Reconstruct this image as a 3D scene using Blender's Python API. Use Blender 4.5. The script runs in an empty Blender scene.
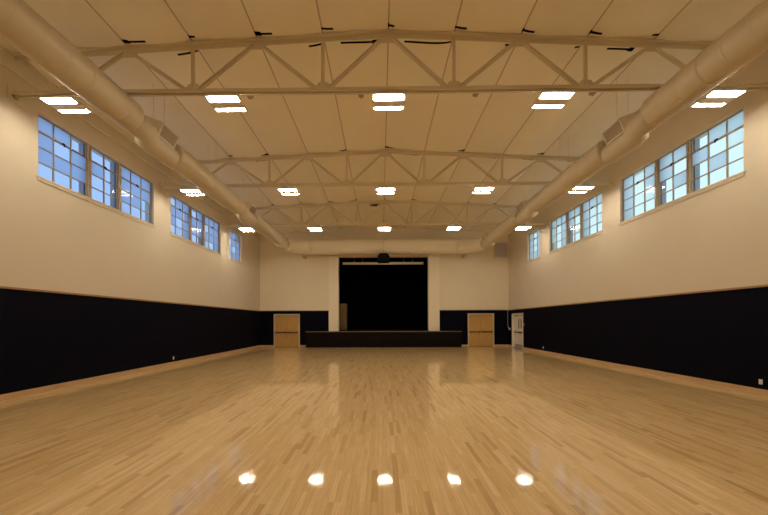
import bpy, math, random
from mathutils import Vector, Matrix
random.seed(7)
S = bpy.context.scene
COL = S.collection
PI = math.pi

# ------------------------------------------------------------------ materials
def nodes(m):
    m.use_nodes = True
    return m.node_tree.nodes, m.node_tree.links

def mat(name, col, rough=.6, spec=.3, metal=0, bump=0, bscale=8, var=0, vscale=1.5):
    m = bpy.data.materials.new(name)
    n, l = nodes(m)
    b = n['Principled BSDF']
    b.inputs['Base Color'].default_value = (*col, 1)
    b.inputs['Roughness'].default_value = rough
    b.inputs['Specular IOR Level'].default_value = spec
    b.inputs['Metallic'].default_value = metal
    tc = n.new('ShaderNodeTexCoord')
    if bump:
        t = n.new('ShaderNodeTexNoise'); t.inputs['Scale'].default_value = bscale; t.inputs['Detail'].default_value = 4
        bp = n.new('ShaderNodeBump'); bp.inputs['Strength'].default_value = bump; bp.inputs['Distance'].default_value = .02
        l.new(tc.outputs['Object'], t.inputs['Vector']); l.new(t.outputs['Fac'], bp.inputs['Height']); l.new(bp.outputs['Normal'], b.inputs['Normal'])
    if var:
        t = n.new('ShaderNodeTexNoise'); t.inputs['Scale'].default_value = vscale; t.inputs['Detail'].default_value = 5
        mr = n.new('ShaderNodeMapRange'); mr.inputs['To Min'].default_value = 1 - var; mr.inputs['To Max'].default_value = 1 + var
        mx = n.new('ShaderNodeVectorMath'); mx.operation = 'SCALE'; mx.inputs[0].default_value = col
        l.new(tc.outputs['Object'], t.inputs['Vector']); l.new(t.outputs['Fac'], mr.inputs['Value']); l.new(mr.outputs['Result'], mx.inputs['Scale'])
        l.new(mx.outputs['Vector'], b.inputs['Base Color'])
    return m

def wood(name, c0, c1, rough=.4, axis=2, spec=.35):
    """grain running along one axis"""
    m = bpy.data.materials.new(name)
    n, l = nodes(m); b = n['Principled BSDF']
    tc = n.new('ShaderNodeTexCoord'); mp = n.new('ShaderNodeMapping')
    sc = [14, 14, 14]; sc[axis] = .9
    mp.inputs['Scale'].default_value = sc
    t = n.new('ShaderNodeTexNoise'); t.inputs['Scale'].default_value = 2.2; t.inputs['Detail'].default_value = 6; t.inputs['Distortion'].default_value = .6
    r = n.new('ShaderNodeValToRGB'); r.color_ramp.elements[0].position = .3; r.color_ramp.elements[1].position = .7
    r.color_ramp.elements[0].color = (*c0, 1); r.color_ramp.elements[1].color = (*c1, 1)
    l.new(tc.outputs['Object'], mp.inputs['Vector']); l.new(mp.outputs['Vector'], t.inputs['Vector'])
    l.new(t.outputs['Fac'], r.inputs['Fac']); l.new(r.outputs['Color'], b.inputs['Base Color'])
    b.inputs['Roughness'].default_value = rough; b.inputs['Specular IOR Level'].default_value = spec
    return m

def floor_mat():
    m = bpy.data.materials.new('maple_strip_floor')
    n, l = nodes(m); b = n['Principled BSDF']
    def M(op, a, c=None):
        x = n.new('ShaderNodeMath'); x.operation = op
        for i, v in enumerate((a, c)):
            if v is None: continue
            if isinstance(v, (int, float)): x.inputs[i].default_value = v
            else: l.new(v, x.inputs[i])
        return x.outputs[0]
    tc = n.new('ShaderNodeTexCoord'); sp = n.new('ShaderNodeSeparateXYZ'); l.new(tc.outputs['Object'], sp.inputs[0])
    X, Y = sp.outputs['X'], sp.outputs['Y']
    xs = M('DIVIDE', X, .057); bx = M('FLOOR', xs)
    w1 = n.new('ShaderNodeTexWhiteNoise'); w1.noise_dimensions = '1D'; l.new(bx, w1.inputs['W'])
    ys = M('ADD', M('DIVIDE', Y, .62), M('MULTIPLY', w1.outputs['Value'], 9.7)); by = M('FLOOR', ys)
    cb = n.new('ShaderNodeCombineXYZ'); l.new(bx, cb.inputs[0]); l.new(by, cb.inputs[1])
    w2 = n.new('ShaderNodeTexWhiteNoise'); w2.noise_dimensions = '2D'; l.new(cb.outputs[0], w2.inputs['Vector'])
    r = n.new('ShaderNodeValToRGB'); cr = r.color_ramp
    cr.elements[0].position = 0; cr.elements[0].color = (.53, .335, .14, 1)
    cr.elements[1].position = 1; cr.elements[1].color = (.77, .56, .305, 1)
    for p, c in ((.12, (.67, .45, .205)), (.4, (.70, .485, .23)), (.8, (.735, .52, .26))):
        e = cr.elements.new(p); e.color = (*c, 1)
    l.new(w2.outputs['Value'], r.inputs['Fac'])
    mp = n.new('ShaderNodeMapping'); mp.inputs['Scale'].default_value = (38, 1.6, 1); l.new(tc.outputs['Object'], mp.inputs['Vector'])
    g = n.new('ShaderNodeTexNoise'); g.inputs['Scale'].default_value = 1.5; g.inputs['Detail'].default_value = 5; l.new(mp.outputs['Vector'], g.inputs['Vector'])
    gr = n.new('ShaderNodeMapRange'); gr.inputs['From Min'].default_value = .3; gr.inputs['From Max'].default_value = .7
    gr.inputs['To Min'].default_value = .86; gr.inputs['To Max'].default_value = 1.08; l.new(g.outputs['Fac'], gr.inputs['Value'])
    # fine joints between the strips
    fx = M('FRACT', xs); e1 = M('LESS_THAN', fx, .035); jd = M('SUBTRACT', 1.0, M('MULTIPLY', e1, .3))
    fy = M('FRACT', ys); e2 = M('LESS_THAN', fy, .004); jd2 = M('SUBTRACT', 1.0, M('MULTIPLY', e2, .3))
    k = M('MULTIPLY', M('MULTIPLY', gr.outputs['Result'], jd), jd2)
    vm = n.new('ShaderNodeVectorMath'); vm.operation = 'SCALE'; l.new(r.outputs['Color'], vm.inputs[0]); l.new(k, vm.inputs['Scale'])
    l.new(vm.outputs['Vector'], b.inputs['Base Color'])
    b.inputs['Roughness'].default_value = .45; b.inputs['Specular IOR Level'].default_value = .15
    b.inputs['Coat Weight'].default_value = .9; b.inputs['Coat Roughness'].default_value = .05; b.inputs['Coat IOR'].default_value = 1.5
    # polish waves
    mp2 = n.new('ShaderNodeMapping'); mp2.inputs['Scale'].default_value = (9, 2.2, 1); l.new(tc.outputs['Object'], mp2.inputs['Vector'])
    t2 = n.new('ShaderNodeTexNoise'); t2.inputs['Scale'].default_value = 1; t2.inputs['Detail'].default_value = 3; l.new(mp2.outputs['Vector'], t2.inputs['Vector'])
    bp = n.new('ShaderNodeBump'); bp.inputs['Strength'].default_value = .10; bp.inputs['Distance'].default_value = .012
    l.new(t2.outputs['Fac'], bp.inputs['Height']); l.new(bp.outputs['Normal'], b.inputs['Normal']); l.new(bp.outputs['Normal'], b.inputs['Coat Normal'])
    return m

def emit(name, col, s):
    m = bpy.data.materials.new(name); n, l = nodes(m)
    n.remove(n['Principled BSDF']); e = n.new('ShaderNodeEmission')
    e.inputs['Color'].default_value = (*col, 1); e.inputs['Strength'].default_value = s
    l.new(e.outputs[0], n['Material Output'].inputs['Surface'])
    return m

def clear_glass():
    m = bpy.data.materials.new('clear_glass'); n, l = nodes(m); n.remove(n['Principled BSDF'])
    t = n.new('ShaderNodeBsdfTransparent'); t.inputs['Color'].default_value = (.95, .97, .97, 1)
    g = n.new('ShaderNodeBsdfGlossy'); g.inputs['Roughness'].default_value = .02; g.inputs['Color'].default_value = (.35, .35, .35, 1)
    f = n.new('ShaderNodeFresnel'); f.inputs['IOR'].default_value = 1.5
    mx = n.new('ShaderNodeMixShader')
    l.new(f.outputs[0], mx.inputs[0]); l.new(t.outputs[0], mx.inputs[1]); l.new(g.outputs[0], mx.inputs[2])
    l.new(mx.outputs[0], n['Material Output'].inputs['Surface']); return m

def frosted_glass(name, col, clear):
    m = bpy.data.materials.new(name); n, l = nodes(m); n.remove(n['Principled BSDF'])
    t = n.new('ShaderNodeBsdfTransparent'); t.inputs['Color'].default_value = (.95, .97, .97, 1)
    tr = n.new('ShaderNodeBsdfTranslucent'); tr.inputs['Color'].default_value = (*col, 1)
    g = n.new('ShaderNodeBsdfGlossy'); g.inputs['Roughness'].default_value = .08; g.inputs['Color'].default_value = (.35, .35, .35, 1)
    m1 = n.new('ShaderNodeMixShader'); m1.inputs[0].default_value = clear
    m2 = n.new('ShaderNodeMixShader'); f = n.new('ShaderNodeFresnel'); f.inputs['IOR'].default_value = 1.45
    l.new(tr.outputs[0], m1.inputs[1]); l.new(t.outputs[0], m1.inputs[2])
    l.new(f.outputs[0], m2.inputs[0]); l.new(m1.outputs[0], m2.inputs[1]); l.new(g.outputs[0], m2.inputs[2])
    l.new(m2.outputs[0], n['Material Output'].inputs['Surface']); return m

WALLC = (.70, .622, .51)
M = dict(
    wall=mat('cream_wall_paint', WALLC, .65, .25, bump=.15, bscale=5, var=.03),
    ceil=mat('ceiling_sheet', (.93, .865, .70), .6, .25, bump=.25, bscale=1.7, var=.04),
    seam=mat('ceiling_seam_shade', (.56, .48, .35), .7, .2),  # darker tan puts the crease shadow along each seam into the colour
    deck=mat('roof_deck_dark', (.02, .016, .012), .9, .1),
    steel=mat('cream_painted_steel', (.74, .65, .47), .45, .4),
    duct=mat('cream_painted_duct', (.60, .51, .36), .45, .35, bump=.04, bscale=3),
    trunk=mat('cream_duct_lit_tone', (.90, .82, .66), .5, .3, bump=.04, bscale=3),  # duct paint lightened to stand in for extra light on the cross duct
    louver=mat('grille_louvers', (.52, .44, .34), .6, .3),
    navy=mat('navy_wainscot_panel', (.0026, .0027, .0088), .75, .08, bump=.1, bscale=40),
    backwall=mat('stage_wall_lit_tone', (.80, .71, .55), .65, .25, bump=.15, bscale=5, var=.03),  # wall cream raised: brighter light at the stage end put into the colour
    trim=mat('proscenium_paint', (.86, .775, .62), .6, .25),
    base=wood('baseboard_wood', (.55, .36, .19), (.66, .46, .26), .35, 1),
    basex=wood('baseboard_wood_cross', (.55, .36, .19), (.66, .46, .26), .35, 0),
    cap=wood('cap_rail_wood', (.36, .21, .09), (.46, .28, .13), .4, 1),
    capx=wood('cap_rail_dark', (.10, .06, .03), (.14, .085, .045), .5, 0),
    door=wood('honey_door_wood', (.50, .30, .095), (.62, .39, .14), .4, 2),
    frame=mat('door_frame_paint', (.66, .56, .40), .5, .3),
    white=mat('white_door_paint', (.84, .80, .72), .45, .35),
    metal=mat('brushed_metal', (.42, .38, .33), .35, .5, metal=.8),
    darkmetal=mat('dark_bronze', (.05, .04, .035), .4, .4),
    black=mat('black_drape', (.004, .004, .0042), .9, .05),
    blackp=mat('black_plastic', (.004, .004, .004), .7, .08),
    stage=mat('dark_stage_front', (.006, .003, .0024), .65, .12, var=.15),
    stagedeck=mat('black_stage_deck', (.02, .017, .015), .55, .25),
    nosing=mat('stage_nosing_wood', (.20, .14, .08), .5, .3),
    plywood=wood('brown_plywood', (.13, .078, .028), (.19, .115, .045), .5, 2),
    screen=mat('screen_case_white', (.75, .68, .56), .5, .3),
    ret=mat('return_air_mesh', (.60, .54, .52), .7, .2),
    winframe=mat('window_frame_paint', (.44, .345, .23), .5, .3),
    fin=mat('exterior_concrete', (.48, .44, .50), .8, .1),
    latch=mat('dark_latch', (.015, .013, .012), .5, .3),
    plate=mat('white_wall_plate', (.80, .76, .68), .4, .35),
    housing=mat('light_housing_white', (.78, .72, .62), .4, .4),
    lens=emit('lit_lens', (1.0, .87, .655), 86.0),
    clear=clear_glass(),
    frost=frosted_glass('frosted_glass', (.60, .655, .75), .10),
    film=frosted_glass('pale_film_glass', (.78, .82, .84), .55),
    floor=floor_mat(),
)

# ------------------------------------------------------------------ mesh building
LOC = {}
class MB:
    def __init__(s): s.v = []; s.f = []; s.mi = []; s.sm = []
    def add(s, vs, fs, mi=0, smooth=False):
        o = len(s.v); s.v += [tuple(v) for v in vs]
        for f in fs: s.f.append([i + o for i in f]); s.mi.append(mi); s.sm.append(smooth)
        return s
    def box(s, x0, x1, y0, y1, z0, z1, mi=0):
        x0, x1 = sorted((x0, x1)); y0, y1 = sorted((y0, y1)); z0, z1 = sorted((z0, z1))
        v = [(x, y, z) for x in (x0, x1) for y in (y0, y1) for z in (z0, z1)]
        return s.add(v, [(0, 1, 3, 2), (4, 6, 7, 5), (0, 4, 5, 1), (2, 3, 7, 6), (0, 2, 6, 4), (1, 5, 7, 3)], mi)
    def bar(s, a, b, w, d, up=(0, 1, 0), off=0, mi=0):
        """a box from a to b, d wide along up and w across it, shifted sideways by off"""
        a, b = Vector(a), Vector(b); t = (b - a).normalized(); u = Vector(up); u = (u - t * u.dot(t)).normalized(); k = t.cross(u)
        o = k * off
        v = [p + o + k * sx * w / 2 + u * su * d / 2 for p in (a, b) for sx in (-1, 1) for su in (-1, 1)]
        return s.add(v, [(0, 1, 3, 2), (4, 6, 7, 5), (0, 4, 5, 1), (2, 3, 7, 6), (0, 2, 6, 4), (1, 5, 7, 3)], mi)
    def tube(s, pts, rad, n=12, cap=True, mi=0):
        pts = [Vector(p) for p in pts]
        rs = rad if isinstance(rad, (list, tuple)) else [rad] * len(pts)
        vs = []; fs = []; ref = None
        for i, p in enumerate(pts):
            t = (pts[min(i + 1, len(pts) - 1)] - pts[max(i - 1, 0)]).normalized()
            if t.length == 0: t = Vector((0, 1, 0))
            r = ref if ref is not None else (Vector((0, 0, 1)) if abs(t.z) < .9 else Vector((1, 0, 0)))
            u = (r - t * r.dot(t)).normalized(); ref = u; k = t.cross(u)
            for j in range(n):
                a = 2 * PI * j / n; vs.append(p + u * math.cos(a) * rs[i] + k * math.sin(a) * rs[i])
        for i in range(len(pts) - 1):
            for j in range(n):
                fs.append((i * n + j, i * n + (j + 1) % n, (i + 1) * n + (j + 1) % n, (i + 1) * n + j))
        s.add(vs, fs, mi, True)
        if cap:
            o = len(s.v) - len(vs)
            s.f.append([o + j for j in range(n)][::-1]); s.mi.append(mi); s.sm.append(False)
            s.f.append([o + (len(pts) - 1) * n + j for j in range(n)]); s.mi.append(mi); s.sm.append(False)
        return s
    def prism(s, quadA, quadB, mi=0):
        n = len(quadA)
        return s.add(list(quadA) + list(quadB), [tuple(range(n))[::-1], tuple(range(n, 2 * n))] + [(i, (i + 1) % n, n + (i + 1) % n, n + i) for i in range(n)], mi)
    def build(s, name, mats, parent=None, origin=(0, 0, 0), bevel=0, recalc=True):
        if not isinstance(mats, (list, tuple)): mats = [mats]
        o_ = LOC[parent.name] if parent else Vector(origin)
        me = bpy.data.meshes.new(name)
        me.from_pydata([tuple(Vector(v) - o_) for v in s.v], [], s.f)
        for m in mats: me.materials.append(m)
        for p, mi, sm in zip(me.polygons, s.mi, s.sm): p.material_index = mi; p.use_smooth = sm
        me.validate(); me.update()
        import bmesh
        bm = bmesh.new(); bm.from_mesh(me)
        if recalc: bmesh.ops.recalc_face_normals(bm, faces=bm.faces)
        bm.to_mesh(me); bm.free()
        ob = bpy.data.objects.new(name, me); COL.objects.link(ob)
        if parent: ob.parent = parent
        else: ob.location = o_
        LOC[ob.name] = o_.copy()
        if bevel:
            bv = ob.modifiers.new('bevel', 'BEVEL'); bv.width = bevel; bv.segments = 2; bv.limit_method = 'ANGLE'
        return ob

def empty(name, loc):
    o = bpy.data.objects.new(name, None); COL.objects.link(o); o.location = loc; o.empty_display_size = .2
    LOC[o.name] = Vector(loc); return o
def tag(o, label=None, cat=None, group=None, kind=None):
    for k, v in (('label', label), ('category', cat), ('group', group), ('kind', kind)):
        if v: o[k] = v
    return o
def struct(o): o['kind'] = 'structure'; return o
def copy_tree(o, parent=None, loc=None):
    c = o.copy(); COL.objects.link(c); c.parent = parent
    if loc is not None: c.location = loc
    for ch in [x for x in bpy.data.objects if x.parent == o]: copy_tree(ch, c)
    return c

# ------------------------------------------------------------------ room dimensions
W, YB, YF = 8.42, 21.01, -6.0          # half width, stage-end wall, wall behind the camera
WH = 2.44                              # wainscot height
HR = 8.17                              # ridge height
def zc(x): return HR - .05 * abs(x)
TRUSS_Y = (6.9, 11.63, 16.4)
WINS = ((7.38, 11.17), (12.09, 15.86), (16.84, 18.2))
WZ0, WZ1 = 5.22, 6.76
DOOR3 = (18.82, 20.42, 2.19)

# floor
struct(MB().box(-W - .3, W + .3, YF - .3, YB + .3, -.12, 0).build('floor', M['floor']))

# ceiling: sheets hung between lengthwise seams, torn open here and there at the trusses
def make_ceiling():
    seams = [k * 1.455 for k in range(-5, 6)]
    edges = [-W - .1] + seams + [W + .1]
    xs = []
    for a, b in zip(edges, edges[1:]):
        n = 12
        ts = [.008] + [i / n for i in range(1, n)] + [.992]
        xs += [a] if a in (edges[0],) else []
        xs += [a + .016 + (b - a - .032) * ((t - .008) / .984) for t in ts]
    xs.append(edges[-1])
    ys = []
    y = YF - .1
    while y < YB + .1:
        near = min(abs(y - (t + d)) for t in TRUSS_Y for d in (-.2, .2))
        ys.append(y); y += .025 if near < .25 else .3
    ys.append(YB + .1)
    rnd = random.Random(3)
    def H(x, y):
        for a, b in zip(edges, edges[1:]):
            if a <= x <= b:
                t = (x - a) / (b - a); break
        else: t = 0
        sag = .085 * (4 * t * (1 - t)) ** .6
        d = min(abs(y - t_) for t_ in TRUSS_Y)
        pin = math.exp(-(d / .5) ** 2)
        w = .018 * math.sin(3.1 * x + 1.3 * math.sin(1.1 * y)) * math.sin(1.7 * y + x)
        return zc(x) - sag * (1 - .35 * pin) + w * (.4 + pin)
    vs = [(x, y, H(x, y)) for y in ys for x in xs]
    nx = len(xs)
    # tears: (x where it is widest, y, signed length, half height); each tapers to a point
    holes = []
    P = 1.455; t1 = TRUSS_Y[0]
    for x, L, h_ in ((-4 * P, .5, .10), (-3 * P, .16, .10), (-2 * P, .42, .09), (-P, .22, .07), (0, .2, .08), (P, .24, .06), (2 * P, .26, .08), (3 * P, .3, .08), (4 * P, -.2, .05)):
        holes.append((x, t1 - .15, L, h_ * .45))
    for x, L, h_ in ((-.12, -1.1, .11), (1.38, -1.1, .09), (-1.5, -.4, .06), (-4.45, -.55, .07), (5.55, -.7, .10), (2.85, -.35, .05), (4.3, -.16, .06), (-2.95, -.3, .05)):
        holes.append((x, t1 + .2, L, h_ * .36))
    for ty in TRUSS_Y[1:]:
        for s_ in seams:
            if rnd.random() < .85: holes.append((s_, ty - .15, rnd.choice((1, 1, -1)) * rnd.uniform(.12, .35), rnd.uniform(.04, .07)))
            if rnd.random() < .5: holes.append((s_ - .1, ty + .2, -rnd.uniform(.3, .7), .05))
    mb = MB(); fs = []
    mi = []
    for j in range(len(ys) - 1):
        for i in range(nx - 1):
            cx, cy = (xs[i] + xs[i + 1]) / 2, (ys[j] + ys[j + 1]) / 2
            gone = False
            for (hx, hy, hl, hh) in holes:
                u = (cx - hx) / hl
                if -.03 <= u <= 1 and abs(cy - hy) < hh * (1 - .85 * max(u, 0)) + .004: gone = True; break
            if gone: continue
            fs.append((j * nx + i, j * nx + i + 1, (j + 1) * nx + i + 1, (j + 1) * nx + i))
            mi.append(1 if xs[i + 1] - xs[i] < .04 and any(abs(cx - s_) < .017 for s_ in seams) else 0)
    o = len(mb.v); mb.v += vs
    for f, m_ in zip(fs, mi): mb.f.append(list(f)); mb.mi.append(m_); mb.sm.append(True)
    c = struct(mb.build('ceiling', [M['ceil'], M['seam']]))
    MB().box(-W - .4, W + .4, YF - .4, YB + .4, 8.5, 8.62).build('roof_deck', M['deck'], c)
    return c
ceiling = make_ceiling()

# side walls, pierced by the high windows (and the side door)
TH = .32
def side_wall(sg):
    mb = MB(); x0, x1 = sg * W, sg * (W + TH)
    HT = 8.5
    def seg(y0, y1, z0, z1): mb.box(x0, x1, y0, y1, z0, z1)
    y = YF - .3
    doors = [DOOR3] if sg > 0 else []
    for a, b in WINS:
        if sg > 0: a += .05; b += .05
        seg(y, a, 0, HT); seg(a, b, 0, WZ0); seg(a, b, WZ1, HT); y = b
    if doors:
        a, b, h_ = DOOR3
        seg(y, a, 0, HT); seg(a, b, h_, HT); seg(b, YB + .3, 0, HT)
    else: seg(y, YB + .3, 0, HT)
    return struct(mb.build('wall_left' if sg < 0 else 'wall_right', M['wall']))
def wainscot(sg, wall):
    side = 'left' if sg < 0 else 'right'
    runs = [(YF, YB)] if sg < 0 else [(YF, DOOR3[0] - .03), (DOOR3[1] + .03, YB)]
    mb = MB()
    for a, b in runs: mb.box(sg * W, sg * (W - .025), a, b, .14, WH)
    if sg > 0: mb.box(sg * W, sg * (W - .025), DOOR3[0] - .03, DOOR3[1] + .03, DOOR3[2] + .03, WH)
    mb.build('wainscot', M['navy'], wall)
    MB().box(sg * W, sg * (W - .05), YF, YB, WH, WH + .045).build('cap_rail', M['cap'], wall)
    mb = MB()
    for a, b in runs:
        mb.box(sg * W, sg * (W - .035), a, b, 0, .14); mb.box(sg * (W - .035), sg * (W - .055), a, b, 0, .03)
    struct(mb.build('baseboard_' + side, M['base']))
wall_left = side_wall(-1); wainscot(-1, wall_left)
wall_right = side_wall(1); wainscot(1, wall_right)

# stage-end wall with the stage opening and two door openings
OX0, OX1, OZ0, OZ1 = -3.06, 3.01, 0, 6.1
DB = ((-7.46, -5.73), (5.69, 7.42)); DH = 2.22
mb = MB()
y0, y1 = YB, YB + .3
for a, b in ((-W - .3, DB[0][0]), (DB[0][1], OX0), (OX1, DB[1][0]), (DB[1][1], W + .3)): mb.box(a, b, y0, y1, 0, 8.5)
for a, b in DB: mb.box(a, b, y0, y1, DH, 8.5)
mb.box(OX0, OX1, y0, y1, OZ1, 8.5)
wall_back = struct(mb.build('wall_back', M['backwall']))
mb = MB(); mc = MB(); mbb = MB()
for a, b in ((-W, DB[0][0] - .03), (DB[0][1] + .03, -3.74), (3.77, DB[1][0] - .03), (DB[1][1] + .03, W)):
    mb.box(a, b, YB - .025, YB, .14, WH)
for a, b in DB: mb.box(a - .03, b + .03, YB - .025, YB, DH + .03, WH)
for a, b in ((-W, -3.74), (3.77, W)): mc.box(a, b, YB - .045, YB, WH, WH + .035)
for a, b in ((-W, DB[0][0] - .03), (DB[0][1] + .03, -5.2), (5.14, DB[1][0] - .03), (DB[1][1] + .03, W)): mbb.box(a, b, YB - .04, YB, 0, .14)
mb.build('wainscot', M['navy'], wall_back); mc.build('cap_rail', M['capx'], wall_back)
struct(mbb.build('baseboard_back', M['basex']))
# proscenium trim
struct(MB().box(-3.72, OX0, YB - .12, YB, 1.07, 6.5).build('trim_1', M['trim']))
struct(MB().box(OX1, 3.75, YB - .12, YB, 1.07, 6.5).build('trim_2', M['trim']))
struct(MB().box(OX0, OX1, YB - .12, YB, OZ1, 6.5).build('trim_3', M['trim']))
# wall behind the camera
wf = struct(MB().box(-W - .3, W + .3, YF - .3, YF, 0, 8.5).build('wall_front', M['wall']))
MB().box(-W, W, YF, YF + .025, .14, WH).build('wainscot', M['navy'], wf)
# black stage house
for nm, b_ in (('wall_stage_left', (-5.4, -5.2, YB + .3, 27.2, 0, 7.2)), ('wall_stage_right', (5.2, 5.4, YB + .3, 27.2, 0, 7.2)), ('wall_stage_back', (-5.2, 5.2, 27.0, 27.2, 0, 7.2)), ('ceiling_stage', (-5.4, 5.4, YB + .3, 27.2, 7.2, 7.4))):
    struct(MB().box(*b_).build(nm, M['black']))
fs_ = MB(); fs_.box(OX0, OX1, YB - .03, YB + .3, 1.0, 1.07); fs_.box(-5.2, 5.2, YB + .3, 27.0, 1.0, 1.07)
fs_.box(OX0, OX1, YB - .03, YB + .02, 0, 1.0)
struct(fs_.build('floor_stage', M['stagedeck']))

# ------------------------------------------------------------------ windows
GX = W + .12
PAT_L = [  # rows from the top, lights from the near end; f frosted, c clear, p pale film
    [['ffc', 'fcf', 'fff', 'ccc'], ['cc', 'fc', 'cc', 'cc'], ['fff', 'fff', 'ffc', 'pcc']],
    [['cff', 'ffp', 'fcf', 'cpf'], ['cf', 'ff', 'fp', 'cc'], ['fff', 'cff', 'fff', 'pcf']],
    [['ffc', 'cff', 'pcf', 'pff']]]
PAT_R = [
    [['ffc', 'pcf', 'cfc', 'ccc'], ['ff', 'cf', 'fc', 'cc'], ['fpf', 'fcf', 'pcf', 'ccf']],
    [['fff', 'cpf', 'pcf', 'ccf'], ['ff', 'cf', 'pc', 'cc'], ['ffp', 'fcf', 'fcp', 'fcc']],
    [['fcp', 'fpf', 'fpf', 'fff']]]
def window(idx, sg, a, b, pats):
    root = struct(empty('window_%d' % idx, (sg * W, a, WZ0)))
    # sill with a moulding beneath
    s_ = MB(); s_.box(sg * (W - .035), sg * (GX - .02), a - .05, b + .06, WZ0 - .045, WZ0 + .004); s_.box(sg * W, sg * (W - .025), a - .03, b + .03, WZ0 - .11, WZ0 - .045)
    s_.build('window_sill', M['wall'], root, bevel=.006)
    mw = .09
    fr = .016
    n = len(pats)
    if n == 3: wid = [1.33, .93, 1.33]
    else: wid = [b - a - .02]
    tot = sum(wid) + mw * (n - 1); y = (a + b) / 2 - tot / 2
    z0, z1 = WZ0 + .0, WZ1
    f = MB()
    f.box(sg * (GX - .045), sg * (GX + .045), a, b, z1 - fr, z1); f.box(sg * (GX - .045), sg * (GX + .045), a, b, z0, z0 + fr)
    f.box(sg * (GX - .045), sg * (GX + .045), a, y, z0 + fr, z1 - fr); f.box(sg * (GX - .045), sg * (GX + .045), y + tot, b, z0 + fr, z1 - fr)
    f.build('window_frame', M['winframe'], root)
    for u in range(n):
        w = wid[u]; cols = len(pats[u][0])
        ya, yb = y, y + w
        if u:
            MB().box(sg * (GX - .07), sg * (GX + .05), ya - mw, ya, z0 + fr, z1 - fr).build('mullion', M['winframe'], root)
            MB().box(sg * (GX + .051), sg * (W + TH - .01), ya - mw - .03, ya + .03, z0, z1).build('exterior_fin', M['fin'], root)
        sash = MB(); x0, x1 = sg * (GX - .022), sg * (GX + .022)
        rows = [z0 + fr + (z1 - z0 - 2 * fr) * k / 4 for k in range(5)]
        colsY = [ya + w * k / cols for k in range(cols + 1)]
        for k, yy in enumerate(colsY):
            t = .017 if k in (0, cols) else .009
            lo = yy if k == 0 else yy - t; hi = yy if k == cols else yy + t
            sash.box(x0, x1, lo, hi, rows[0], rows[4])
        for k, zz in enumerate(rows):
            t = (.012, .010, .010, .020, .012)[k]
            lo = zz if k == 0 else zz - t; hi = zz if k == 4 else zz + t
            sash.box(sg * (GX - .025), x1, ya, yb, lo, hi)
        # the opening vent: a heavier rim around the two middle rows of the middle lights
        so = sash.build('sash', M['winframe'], root)
        g = MB()
        for r in range(4):
            for c in range(cols):
                ch = pats[u][r][c]; mi = {'c': 0, 'f': 1, 'p': 2}[ch]
                A, B = colsY[c], colsY[c + 1]; Z1, Z0 = rows[4 - r], rows[3 - r]
                g.add([(sg * GX, A, Z0), (sg * GX, B, Z0), (sg * GX, B, Z1), (sg * GX, A, Z1)], [(0, 1, 2, 3) if sg < 0 else (3, 2, 1, 0)], mi)
        g.build('glass_panes', [M['clear'], M['frost'], M['film']], so, recalc=False)
        y += w + mw
        ym = colsY[min(cols - 1, 1)] + (w / cols * .5 if cols == 3 else 0)
        lt = MB(); lt.box(sg * (GX - .06), sg * (GX - .025), ym - .03, ym + .03, rows[3] - .02, rows[3] + .02); lt.bar((sg * (GX - .065), ym, rows[3]), (sg * (GX - .075), ym, rows[3] - .07), .03, .02)
        lt.build('latch', M['latch'], so)
    return root
k = 1
for sg, P in ((-1, PAT_L), (1, PAT_R)):
    for (a, b), p in zip(WINS, P): o_ = .05 if sg > 0 else 0; window(k, sg, a + o_, b + o_, p); k += 1

# ------------------------------------------------------------------ doors
def door_leaf_parts(root, P, wd, h_, material, bar_m, vision=False):
    """P(u, d, z): u across the opening, d out towards the room, z up"""
    half = wd / 2
    for s_ in (0, 1):
        u0, u1 = (.006, half - .007) if s_ == 0 else (half + .007, wd - .006)
        def bx(mb, a, b, d0, d1, z0, z1):
            A, B = P(a, d0, z0), P(b, d1, z1); mb.box(A[0], B[0], A[1], B[1], A[2], B[2])
        lf = MB(); bx(lf, u0, u1, 0, .045, .012, h_ - .004)
        if vision: pass
        leaf = lf.build('door_leaf', material, root, bevel=.003)
        pb = MB(); c0 = u0 + .05; c1 = u1 - .05
        bx(pb, c0, c1, .09, .12, .98, 1.03); bx(pb, c0, c0 + .06, .045, .12, .965, 1.045); bx(pb, c1 - .06, c1, .045, .12, .965, 1.045)
        pb.build('panic_bar', bar_m, leaf)
        kp = MB(); bx(kp, u0 + .02, u1 - .02, .045, .049, .03, .24); kp.build('kick_plate', M['metal'] if vision else material, leaf)
        cl = MB(); cc = u0 + .18 if s_ == 0 else u1 - .42
        bx(cl, cc, cc + .24, .045, .10, h_ - .10, h_ - .045); bx(cl, cc + .1, cc + .13, .10, .13, h_ - .055, h_ - .04)
        cl.build('door_closer', M['metal'], leaf)
        if vision:
            vl = MB(); e = u1 - .2 if s_ == 0 else u0 + .1
            bx(vl, e, e + .1, .045, .049, 1.25, 1.85); vl.build('vision_panel', M['blackp'], leaf)
        hg = MB()
        for hz in (.25, 1.05, 1.85):
            e = u0 if s_ == 0 else u1 - .015
            bx(hg, e, e + .015, .045, .055, hz, hz + .1)
        hg.build('hinge', M['metal'], leaf)
def back_door(idx, a, b):
    root = struct(empty('door_%d' % idx, ((a + b) / 2, YB, 0)))
    fr = MB(); t = .06
    fr.box(a, a + t, YB - .05, YB + .14, 0, DH); fr.box(b - t, b, YB - .05, YB + .14, 0, DH); fr.box(a + t, b - t, YB - .05, YB + .14, DH - t, DH)
    fr.build('door_frame', M['frame'], root, bevel=.004)
    MB().box(a + t, b - t, YB - .03, YB + .13, 0, .012).build('threshold', M['darkmetal'], root)
    P = lambda u, d, z: (a + t + u, YB + .06 - d, z)
    door_leaf_parts(root, P, b - a - 2 * t, DH - t, M['door'], M['darkmetal'])
    MB().box(a, b, YB + .15, YB + .2, 0, DH).build('backing_panel', M['blackp'], root)
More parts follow.
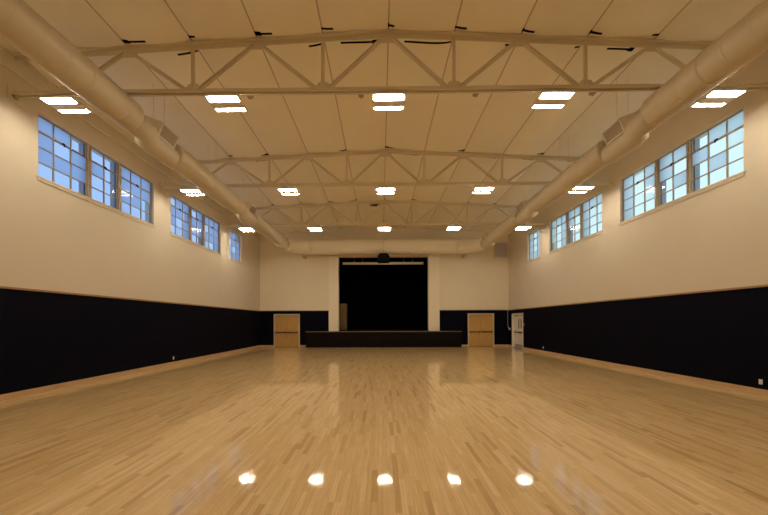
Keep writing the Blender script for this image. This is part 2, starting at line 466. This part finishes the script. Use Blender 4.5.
back_door(1, *DB[0]); back_door(2, *DB[1])
def side_door():
    a, b, h_ = DOOR3
    root = struct(empty('door_3', (W, (a + b) / 2, 0)))
    fr = MB(); t = .055
    fr.box(W - .04, W + .3, a, a + t, 0, h_); fr.box(W - .04, W + .3, b - t, b, 0, h_); fr.box(W - .04, W + .3, a + t, b - t, h_ - t, h_)
    fr.build('door_frame', M['white'], root, bevel=.004)
    MB().box(W, W + .25, a + t, b - t, 0, .012).build('threshold', M['darkmetal'], root)
    P = lambda u, d, z: (W + .19 - d, a + t + u, z)
    door_leaf_parts(root, P, b - a - 2 * t, h_ - t, M['white'], M['darkmetal'], True)
side_door()

# ------------------------------------------------------------------ roof trusses
def tee(name, parent, a, b, w, t=.018):
    """two angles back to back: a web plate in the plane of the truss and a flange across it"""
    m = MB(); m.bar(a, b, w, t); m.bar(a, b, t, w * 1.1, off=w / 2)
    return m.build(name, M['steel'], parent)
def make_truss(y):
    root = empty('roof_truss', (0, y, 6.75))
    PN = 1.455
    zt = lambda x: zc(x) - .11
    ZB = 6.85
    # top chord, two slopes in one bent member
    m = MB()
    for sg in (-1, 1):
        a, b = (0, y, zt(0)), (sg * (W - .02), y, zt(W))
        m.bar(a, b, .02, .17, off=sg * .05); m.bar(a, b, .11, .02)
    m.build('top_chord', M['steel'], root)
    m = MB()
    m.box(-W + .02, W - .02, y - .07, y - .015, 6.80, 6.815); m.box(-W + .02, W - .02, y + .015, y + .07, 6.80, 6.815)
    m.box(-W + .02, W - .02, y - .028, y - .012, 6.80, 6.90); m.box(-W + .02, W - .02, y + .012, y + .028, 6.80, 6.90)
    m.build('bottom_chord', M['steel'], root)
    for sg in (-1, 1):
        for i in (1, 3, 5):
            xb = sg * i * PN
            if i < 5: tee('vertical_strut', root, (xb, y, ZB), (xb, y, zt(xb)), .06)
            for xt in (sg * (i - 1) * PN, sg * min((i + 1) * PN, W - .15)):
                dx = .1 * (1 if xt > xb else -1)
                tee('diagonal_brace', root, (xb + dx, y, ZB), (xt - dx, y, zt(xt) - .06), .07)
            g = MB(); q = [(xb - .24, 6.85), (xb + .24, 6.85), (xb + .1, 7.02), (xb - .1, 7.02)]
            g.prism([(px, y - .008, pz) for px, pz in q], [(px, y + .008, pz) for px, pz in q]); g.build('gusset_plate', M['steel'], root)
        for i in (2, 4):
            xb = sg * i * PN; z_ = zt(xb) + .04
            g = MB(); q = [(xb - .26, z_), (xb + .26, z_), (xb + .12, z_ - .18), (xb - .12, z_ - .18)]
            g.prism([(px, y - .008, pz) for px, pz in q], [(px, y + .008, pz) for px, pz in q]); g.build('gusset_plate', M['steel'], root)
        MB().box(sg * (W - .02), sg * W, y - .14, y + .14, 6.66, 6.96).build('bearing_plate', M['steel'], root)
    g = MB(); z_ = zt(0) + .03; q = [(-.3, z_), (.3, z_), (.14, z_ - .2), (-.14, z_ - .2)]
    g.prism([(px, y - .008, pz) for px, pz in q], [(px, y + .008, pz) for px, pz in q]); g.build('gusset_plate', M['steel'], root)
    return root
t0 = make_truss(TRUSS_Y[0])
TL = ('nearest cream steel roof truss, the one spanning across the top of the picture',
      'middle cream steel roof truss, between the nearest one and the farthest one',
      'farthest cream steel roof truss, just in front of the stage-end wall and cross duct')
trusses = [t0] + [copy_tree(t0, None, (0, y, 6.75)) for y in TRUSS_Y[1:]]
for t, lb in zip(trusses, TL): tag(t, lb, 'roof truss', 'roof trusses')

# ------------------------------------------------------------------ ceiling lights
LX, LZ = 3.615, 6.55
ROWS = (6.90, 11.58, 16.27)
def make_light(x, y):
    root = empty('ceiling_light', (x, y, LZ))
    h_ = MB()
    h_.box(x - .36, x + .36, y - .25, y + .25, LZ + .05, LZ + .07)
    h_.box(x - .335, x + .335, y - .098, y + .098, LZ - .014, LZ + .05)
    for ya, yb in ((-.25, -.235), (.235, .25)): h_.box(x - .36, x + .36, y + ya, y + yb, LZ + .02, LZ + .05)
    for xa, xb in ((-.36, -.335), (.335, .36)): h_.box(x + xa, x + xb, y - .25, y + .25, LZ + .005, LZ + .05)
    h_.box(x - .3, x + .3, y - .06, y + .06, LZ + .07, LZ + .10)
    h_.build('housing', M['housing'], root)
    for ya in (-.148, .148):
        MB().box(x - .29, x + .29, y + ya - .047, y + ya + .047, LZ - .012, LZ + .049).build('lit_lens', M['lens'], root)
    for xa in (-.25, .25):
        MB().tube([(x + xa, y, LZ + .1), (x + xa, y, LZ + .235)], .012, 8).build('hanger', M['steel'], root)
    return root
l0 = make_light(-2 * LX, ROWS[0])
RN = ('nearest row', 'middle row', 'farthest row')
CN = ('leftmost of the {}, by the left wall', 'second from left in the {}, inside the left duct',
      'on the centre line in the {}', 'second from right in the {}, inside the right duct', 'rightmost of the {}, by the right wall')
for ri, y in enumerate(ROWS):
    for ci in range(5):
        o = l0 if (ri, ci) == (0, 0) else copy_tree(l0, None, ((ci - 2) * LX, y, LZ))
        tag(o, 'bright ceiling light ' + CN[ci].format(RN[ri]), 'ceiling light', 'ceiling lights under the roof trusses')
for y in (2.22,):
    for ci in range(5):
        tag(copy_tree(l0, None, ((ci - 2) * LX, y, LZ)), 'twin-strip ceiling light overhead, out of the picture above the viewer', 'ceiling light', 'ceiling lights behind the viewer')
# the conduit each row of lights hangs from
for ri, y in enumerate(ROWS):
    c = MB(); c.tube([(-W + .01, y, LZ + .225), (W - .01, y, LZ + .225)], .022, 10)
    c.box(-W, -W + .02, y - .06, y + .06, LZ + .17, LZ + .246); c.box(W - .02, W, y - .06, y + .06, LZ + .17, LZ + .246)
    o = c.build('light_conduit', M['steel'], None, (0, y, LZ + .225))
    tag(o, 'cream conduit carrying the %s of ceiling lights from wall to wall' % RN[ri], 'conduit', 'conduits along the light rows')

# ------------------------------------------------------------------ air ducts
DX, DZ1, DZ2, DR = 5.87, 6.37, 6.28, .31
BOOTS = ((7.45, 8.5), (12.65, 13.65), (17.35, 18.3))
def ring_profile(y0, y1, zc_, x, r, step, lip0=True, lip1=True):
    pts = []; rs = []
    def p(y, rr): pts.append((x, y, zc_)); rs.append(rr)
    if lip0: p(y0, r - .05); p(y0 + .03, r); p(y0 + .05, r)
    else: p(y0, r)
    y = y0 + step; k = 1
    while y < y1 - .12:
        h_ = .010 if k % 4 == 0 else .005
        p(y - .04, r); p(y - .022, r); p(y - .012, r + h_); p(y + .012, r + h_); p(y + .022, r); p(y + .04, r); y += step; k += 1
    if lip1: p(y1 - .08, r); p(y1 - .06, r); p(y1 - .02, r - .012); p(y1, r - .05)
    else: p(y1, r)
    return pts, rs
def long_duct(sg, label):
    x = -5.86 if sg < 0 else 5.94
    root = empty('air_duct', (x, 6, DZ1))
    segs = [(YF + .01, BOOTS[0][0] - .45, DZ1, DR + .02), (BOOTS[0][1] - .1, BOOTS[1][0] - .4, DZ2, DR + .006), (BOOTS[1][1] - .1, BOOTS[2][0] - .4, DZ2, DR + .006), (BOOTS[2][1] - .12, BOOTS[2][1], DZ2, DR)]
    for i, (a, b, z, r) in enumerate(segs):
        p, rs = ring_profile(a, b, z, x, r, .42, i > 0, True)
        MB().tube(p, rs, 40).build('duct_section', M['duct'], root)
    for bi, (a, b) in enumerate(BOOTS):
        cx_ = x + sg * .04
        MB().tube([(x, a - .55, DZ1 - .065), (x, a - .0, DZ1 - .075), (cx_, a + .1, DZ2 - .108), (cx_, a + .2, DZ2 - .11), (cx_, b - .16, DZ2 - .11), (cx_, b - .09, DZ2 - .1)], [.255, .258, .268, .265, .26, .255], 40).build('duct_collar', M['duct'], root)
        # square outlet boot towards the room, slanted face
        s = -sg
        fy0, fy1 = a + .15, a + .75
        # face quad leans so that its lower edge stays nearer to the duct
        top = (x + s * .30, DZ2 + .35); bot = (x + s * .165, DZ2 + .035)
        F = [(top[0], fy0, top[1]), (top[0], fy1, top[1]), (bot[0], fy1, bot[1]), (bot[0], fy0, bot[1])]
        Bk = [(x - s * .02, a - .40, DZ2 + .27), (x - s * .02, b - .12, DZ2 + .27), (x + s * .0, b - .12, DZ2 - .1), (x + s * .0, a - .40, DZ2 - .1)]
        boot = MB().prism(F, Bk).build('duct_boot', M['duct'], root)
        # grille frame and louvres on the face
        U = Vector((0, 1, 0)); V = (Vector(F[0]) - Vector(F[3])).normalized(); N = Vector((s, 0, 0)); N = (N - V * N.dot(V)).normalized()
        C = (Vector(F[0]) + Vector(F[2])) / 2; hw = (fy1 - fy0) / 2; hh = (Vector(F[0]) - Vector(F[3])).length / 2
        fm = MB(); e = .028
        for (u0, v0, u1, v1) in ((-hw, hh - e / 2, hw, hh - e / 2), (-hw, -hh + e / 2, hw, -hh + e / 2), (-hw + e / 2, -hh, -hw + e / 2, hh), (hw - e / 2, -hh, hw - e / 2, hh)):
            A = C + U * u0 + V * v0 + N * .012; B = C + U * u1 + V * v1 + N * .012
            fm.bar(A, B, e, .024, up=N)
        gr = fm.build('grille_frame', M['plate'], root)
        lv = MB(); nl = 12
        for i in range(nl):
            v0 = -hh + e + (2 * hh - 2 * e) * (i + .5) / nl
            lv.bar(C + U * (-hw + e) + V * v0 + N * .008, C + U * (hw - e) + V * v0 + N * .008, .022, .008, up=(N + V * .5))
        lv.build('louvers', M['louver'], gr)
    for y in (4.6, 7.9, 10.4, 13.0, 15.2, 17.7):
        z0 = (DZ1 if y < 7.5 else DZ2) + DR - .02
        hm = MB()
        for d in (-.14, .14): hm.tube([(x + d, y, z0 - .04), (x + d, y, zc(x) - .01)], .004, 6)
        hm.build('hanger_wire', M['steel'], root)
    return tag(root, label, 'air duct', 'long air ducts')
long_duct(-1, 'long round cream air duct running along the left wall, with square outlet grilles')
long_duct(1, 'long round cream air duct running along the right wall, with square outlet grilles')
CY, CZ, CR = 20.22, 6.60, .48
root = empty('cross_duct', (0, CY, CZ))
n_ = 30
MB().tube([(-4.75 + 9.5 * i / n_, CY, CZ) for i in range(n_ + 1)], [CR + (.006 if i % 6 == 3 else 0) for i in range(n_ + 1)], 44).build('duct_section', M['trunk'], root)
for sg in (-1, 1):
    ex = 5.86 if sg < 0 else 5.94
    pts, rs = [], []
    for i in range(15):
        t = i / 14; a = t * PI / 2
        pts.append((sg * (4.72 + (ex - 4.72) * math.cos(a)), CY - 1.92 * (1 - math.sin(a)) * 1.0, CZ + (DZ2 - CZ) * (1 - t) ** 1.3)); rs.append(DR + (CR - DR) * t ** .8)
    pts = [(sg * ex, BOOTS[2][1] + .002, DZ2)] + pts[1:]; rs = [DR] + rs[1:]
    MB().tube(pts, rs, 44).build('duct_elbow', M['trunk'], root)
    m = MB(); m.box(sg * 5.3 - .04, sg * 5.3 + .04, CY + .1, YB - .001, CZ - .62, CZ - .52); m.box(sg * 5.3 - .04, sg * 5.3 + .04, CY + .1, CY + .18, CZ - .62, CZ - .3)
    m.build('wall_bracket', M['steel'], root)
tag(root, 'fat round cream duct crossing above the stage and joining the two long ducts', 'air duct')

# ------------------------------------------------------------------ stage and what is on it
root = empty('stage', (0, 20.58, 0))
MB().box(-5.2, 5.14, 20.58, YB - .03, 0, 1.03).build('stage_front', M['stage'], root)
m = MB(); m.box(-5.2, 5.14, 20.6, YB - .03, 1.03, 1.07); 
m.build('stage_deck', M['stagedeck'], root)
MB().box(-5.22, 5.16, 20.565, 20.6, 1.025, 1.07).build('stage_nosing', M['nosing'], root)
tag(root, 'low black stage platform with a thin wooden edge, below the dark opening', 'stage')
# back drape
m = MB(); vs = []; n_ = 160
for i in range(n_ + 1):
    x = -5.1 + 10.2 * i / n_; yy = 26.4 + .07 * math.sin(i * 1.25) + .03 * math.sin(i * .53)
    vs += [(x, yy, 1.08), (x, yy, 7.0), (x, yy + .03, 1.08), (x, yy + .03, 7.0)]
fs = []
for i in range(n_):
    a, b = 4 * i, 4 * i + 4; fs += [(a, b, b + 1, a + 1), (a + 2, a + 3, b + 3, b + 2), (a, a + 2, b + 2, b), (a + 1, b + 1, b + 3, a + 3)]
fs += [(0, 1, 3, 2), (4 * n_, 4 * n_ + 2, 4 * n_ + 3, 4 * n_ + 1)]
m.add(vs, fs, 0, True)
tag(m.build('stage_curtain', M['black'], None, (0, 26.4, 1.07)), 'black pleated curtain filling the back of the dark stage', 'curtain')
# roll-up screen across the top of the opening
root = empty('projection_screen', (-.04, 21.5, 5.75))
MB().tube([(-2.77, 21.5, 5.75), (2.68, 21.5, 5.75)], .085, 20).build('screen_case', M['screen'], root)
for x in (-2.8, 2.71): MB().tube([(x - .03, 21.5, 5.75), (x + .03, 21.5, 5.75)], .097, 20).build('end_cap', M['screen'], root)
for x in (-2.05, -1.45, 1.4, 2.0):
    b_ = MB(); b_.box(x - .02, x + .02, 21.48, 21.52, 5.82, 5.92); b_.bar((x, 21.5, 5.9), (x, 21.5, 7.2), .012, .012, up=(0, 1, 0)); b_.build('hanging_bracket', M['metal'], root)
tag(root, 'long white roll-up screen case hanging across the top of the stage opening', 'projection screen')
# tall wooden panel at the left of the stage
root = empty('wooden_cabinet', (-2.92, 21.75, 1.07))
MB().box(-3.25, -2.58, 21.62, 22.05, 1.13, 2.98).build('cabinet_body', M['plywood'], root, bevel=.008)
MB().box(-3.22, -2.61, 21.66, 22.02, 1.07, 1.13).build('plinth', M['blackp'], root)
d_ = MB().box(-3.22, -2.61, 21.60, 21.62, 1.16, 2.95).build('cabinet_door', M['plywood'], root, bevel=.004)
MB().tube([(-3.12, 21.585, 2.0), (-3.12, 21.585, 2.15)], .008, 8).build('handle', M['darkmetal'], d_)
tag(root, 'tall brown wooden cabinet at the left edge of the dark stage', 'cabinet')
# projector on its drop pole
py = 19.45
root = empty('projector', (-.02, py, 5.7))
q = [(-.37, 5.42), (.37, 5.42), (.37, 5.78), (.22, 5.95), (-.22, 5.95), (-.37, 5.78)]
MB().prism([(-.02 + a, py - .3, b) for a, b in q], [(-.02 + a, py + .3, b) for a, b in q]).build('projector_body', M['blackp'], root, bevel=.015)
MB().tube([(-.02, py + .3, 5.62), (-.02, py + .38, 5.62)], [.09, .08], 20).build('lens', M['darkmetal'], root)
MB().tube([(-.02, py, 5.95), (-.02, py, zc(0) - .03)], .022, 12).build('drop_pole', M['steel'], root)
MB().box(-.12, .08, py - .1, py + .1, 5.95, 5.97).build('mount_plate', M['blackp'], root)
tag(root, 'black projector hanging on a pole above the middle of the stage edge', 'projector')

# return air grille high in the right corner
root = empty('return_air_grille', (7.92, YB, 6.5))
gx0, gx1, gz0, gz1 = 7.42, 8.36, 5.98, 7.05
m = MB(); e = .05
m.box(gx0, gx1, YB - .05, YB, gz0, gz0 + e); m.box(gx0, gx1, YB - .05, YB, gz1 - e, gz1); m.box(gx0, gx0 + e, YB - .05, YB, gz0 + e, gz1 - e); m.box(gx1 - e, gx1, YB - .05, YB, gz0 + e, gz1 - e)
m.build('grille_frame', M['steel'], root)
m = MB(); m.box(gx0 + e, gx1 - e, YB - .012, YB - .001, gz0 + e, gz1 - e)
for i in range(26):
    z = gz0 + e + (gz1 - gz0 - 2 * e) * (i + .5) / 26; m.bar((gx0 + e, YB - .03, z), (gx1 - e, YB - .03, z), .03, .006, up=(0, .7, .7))
m.build('louvers', M['ret'], root)
tag(root, 'square grey-brown return air grille high in the right rear corner', 'air grille')

# small dark vent in the ceiling near the ridge
root = empty('ceiling_vent', (-.5, 16.9, zc(.5) - .1))
zz = zc(.5) - .1
m = MB(); m.box(-.8, -.2, 16.72, 16.76, zz, zz + .05); m.box(-.8, -.2, 17.04, 17.08, zz, zz + .05); m.box(-.8, -.76, 16.76, 17.04, zz, zz + .05); m.box(-.24, -.2, 16.76, 17.04, zz, zz + .05)
m.build('vent_frame', M['louver'], root)
m = MB()
for i in range(6): m.bar((-.76, 16.79 + i * .045, zz + .02), (-.24, 16.79 + i * .045, zz + .02), .03, .006, up=(0, .7, .7))
m.box(-.76, -.24, 16.76, 17.04, zz + .045, zz + .06)
m.build('louvers', M['latch'], root)
tag(root, 'small dark rectangular vent in the ceiling near the ridge', 'vent')

# junction boxes on the underside of the nearest truss
def jbox(x, y, z, label):
    m = MB(); m.box(x - .06, x + .06, y - .04, y + .04, z - .05, z); m.tube([(x, y, z - .05), (x, y, z - .08)], .025, 10)
    tag(m.build('sprinkler_head', M['louver'], None, (x, y, z), bevel=.006), label, 'sprinkler head', 'sprinkler heads under the nearest truss')
for x, lb in ((-3.12, 'just right of the second light from left'), (-.62, 'just left of the centre light'), (1.95, 'right of the centre light'), (4.55, 'just right of the second light from right')):
    jbox(x, 6.967, 6.80, 'small brown sprinkler head under the nearest truss, ' + lb)

# pipe along the left wall above the windows
m = MB(); m.tube([(-W + .09, YF, 7.28), (-W + .09, YB, 7.28)], .028, 10)
for y in (3.2, 7.9, 12.7, 17.4): m.box(-W, -W + .1, y - .02, y + .02, 7.23, 7.25); m.box(-W, -W + .012, y - .03, y + .03, 7.18, 7.36)
tag(m.build('wall_pipe', M['steel'], None, (-W + .09, 6, 7.28)), 'cream pipe running along the left wall above the windows', 'pipe')

# ------------------------------------------------------------------ small wall devices
def outlet(sg, y, z, label):
    x = sg * (W - .025)
    root = empty('wall_outlet', (x, y, z))
    MB().box(x, x - sg * .008, y - .036, y + .036, z - .058, z + .058).build('cover_plate', M['plate'], root, bevel=.003)
    for dz in (-.022, .022): MB().box(x - sg * .008, x - sg * .011, y - .017, y + .017, z + dz - .014, z + dz + .014).build('receptacle', M['housing'], root)
    tag(root, label, 'outlet', 'wall outlets')
outlet(-1, 12.17, .29, 'small white outlet low on the dark left wall')
outlet(1, 7.09, .30, 'small white outlet low on the dark right wall at the right edge of the picture')
outlet(1, 16.5, .30, 'small outlet low on the dark right wall near the white side door')
x = W - .025
root = empty('light_switch', (x, 18.68, 1.5))
MB().box(x, x - .008, 18.645, 18.715, 1.44, 1.56).build('cover_plate', M['plate'], root, bevel=.003)
MB().box(x - .008, x - .016, 18.672, 18.688, 1.485, 1.515).build('toggle', M['housing'], root)
tag(root, 'white light switch on the dark wall beside the white side door', 'light switch')
root = empty('fire_alarm', (W, 19.71, 2.67))
MB().box(W, W - .05, 19.64, 19.78, 2.6, 2.74).build('alarm_body', M['ret'], root, bevel=.006)
MB().box(W - .05, W - .075, 19.67, 19.75, 2.66, 2.72).build('strobe_lens', M['plate'], root, bevel=.006)
tag(root, 'small fire alarm strobe on the cream wall above the white side door', 'fire alarm')
root = empty('corner_conduit', (W - .04, YB - .05, 1.2))
MB().tube([(W - .085, YB - .075, 2.6), (W - .085, YB - .075, 1.5), (W - .08, YB - .08, 1.36), (W - .07, YB - .14, 1.27), (W - .07, YB - .24, 1.22)], .012, 8).build('conduit', M['plate'], root)
MB().box(W - .027, W - .09, YB - .36, YB - .24, 1.13, 1.27).build('junction_box', M['plate'], root, bevel=.01)
tag(root, 'thin pale conduit dropping to a small box in the right rear corner', 'conduit')

# ------------------------------------------------------------------ sky outside the windows
w = bpy.data.worlds.new('dusk_sky'); S.world = w; w.use_nodes = True
n, l = w.node_tree.nodes, w.node_tree.links
bg = n['Background']; tc = n.new('ShaderNodeTexCoord'); sp = n.new('ShaderNodeSeparateXYZ'); mr = n.new('ShaderNodeMapRange')
mr.inputs['From Min'].default_value = -.6; mr.inputs['From Max'].default_value = .6
r = n.new('ShaderNodeValToRGB'); r.color_ramp.elements[0].color = (.345, .545, .92, 1); r.color_ramp.elements[1].color = (.66, .92, .98, 1)
l.new(tc.outputs['Generated'], sp.inputs[0]); l.new(sp.outputs['X'], mr.inputs['Value']); l.new(mr.outputs['Result'], r.inputs['Fac']); l.new(r.outputs['Color'], bg.inputs['Color'])
bg.inputs['Strength'].default_value = 1.15

# ------------------------------------------------------------------ camera
F_, cx, cy, yaw, roll = 310., 378.18, 322.06, -.0096, -.0033
c, s = math.cos, math.sin
Ry = Matrix(((c(yaw), 0, -s(yaw)), (0, 1, 0), (s(yaw), 0, c(yaw))))
Rz = Matrix(((c(roll), s(roll), 0), (-s(roll), c(roll), 0), (0, 0, 1)))
R = Rz @ Ry
tob = lambda v: Vector((v[0], v[2], v[1]))
rt, up, fw = tob(R[0]), tob(R[1]), tob(R[2])
cam = bpy.data.cameras.new('camera'); co = bpy.data.objects.new('camera', cam); COL.objects.link(co)
mw = Matrix.Identity(4)
for i in range(3): mw[i][0], mw[i][1], mw[i][2] = rt[i], up[i], -fw[i]
mw[0][3], mw[1][3], mw[2][3] = -.183, 0, 1.68
co.matrix_world = mw
cam.sensor_fit = 'HORIZONTAL'; cam.sensor_width = 36; cam.lens = F_ / 768 * 36
cam.shift_x = (384 - cx) / 768; cam.shift_y = (cy - 257.5) / 768
cam.clip_start = .05; cam.clip_end = 200
S.camera = co

S.view_settings.view_transform = 'Standard'; S.view_settings.look = 'None'
S.view_settings.exposure = 0; S.view_settings.gamma = 1; S.view_settings.use_curve_mapping = False
S.cycles.max_bounces = 10; S.cycles.diffuse_bounces = 6; S.cycles.use_denoising = True
S.cycles.sample_clamp_indirect = 8
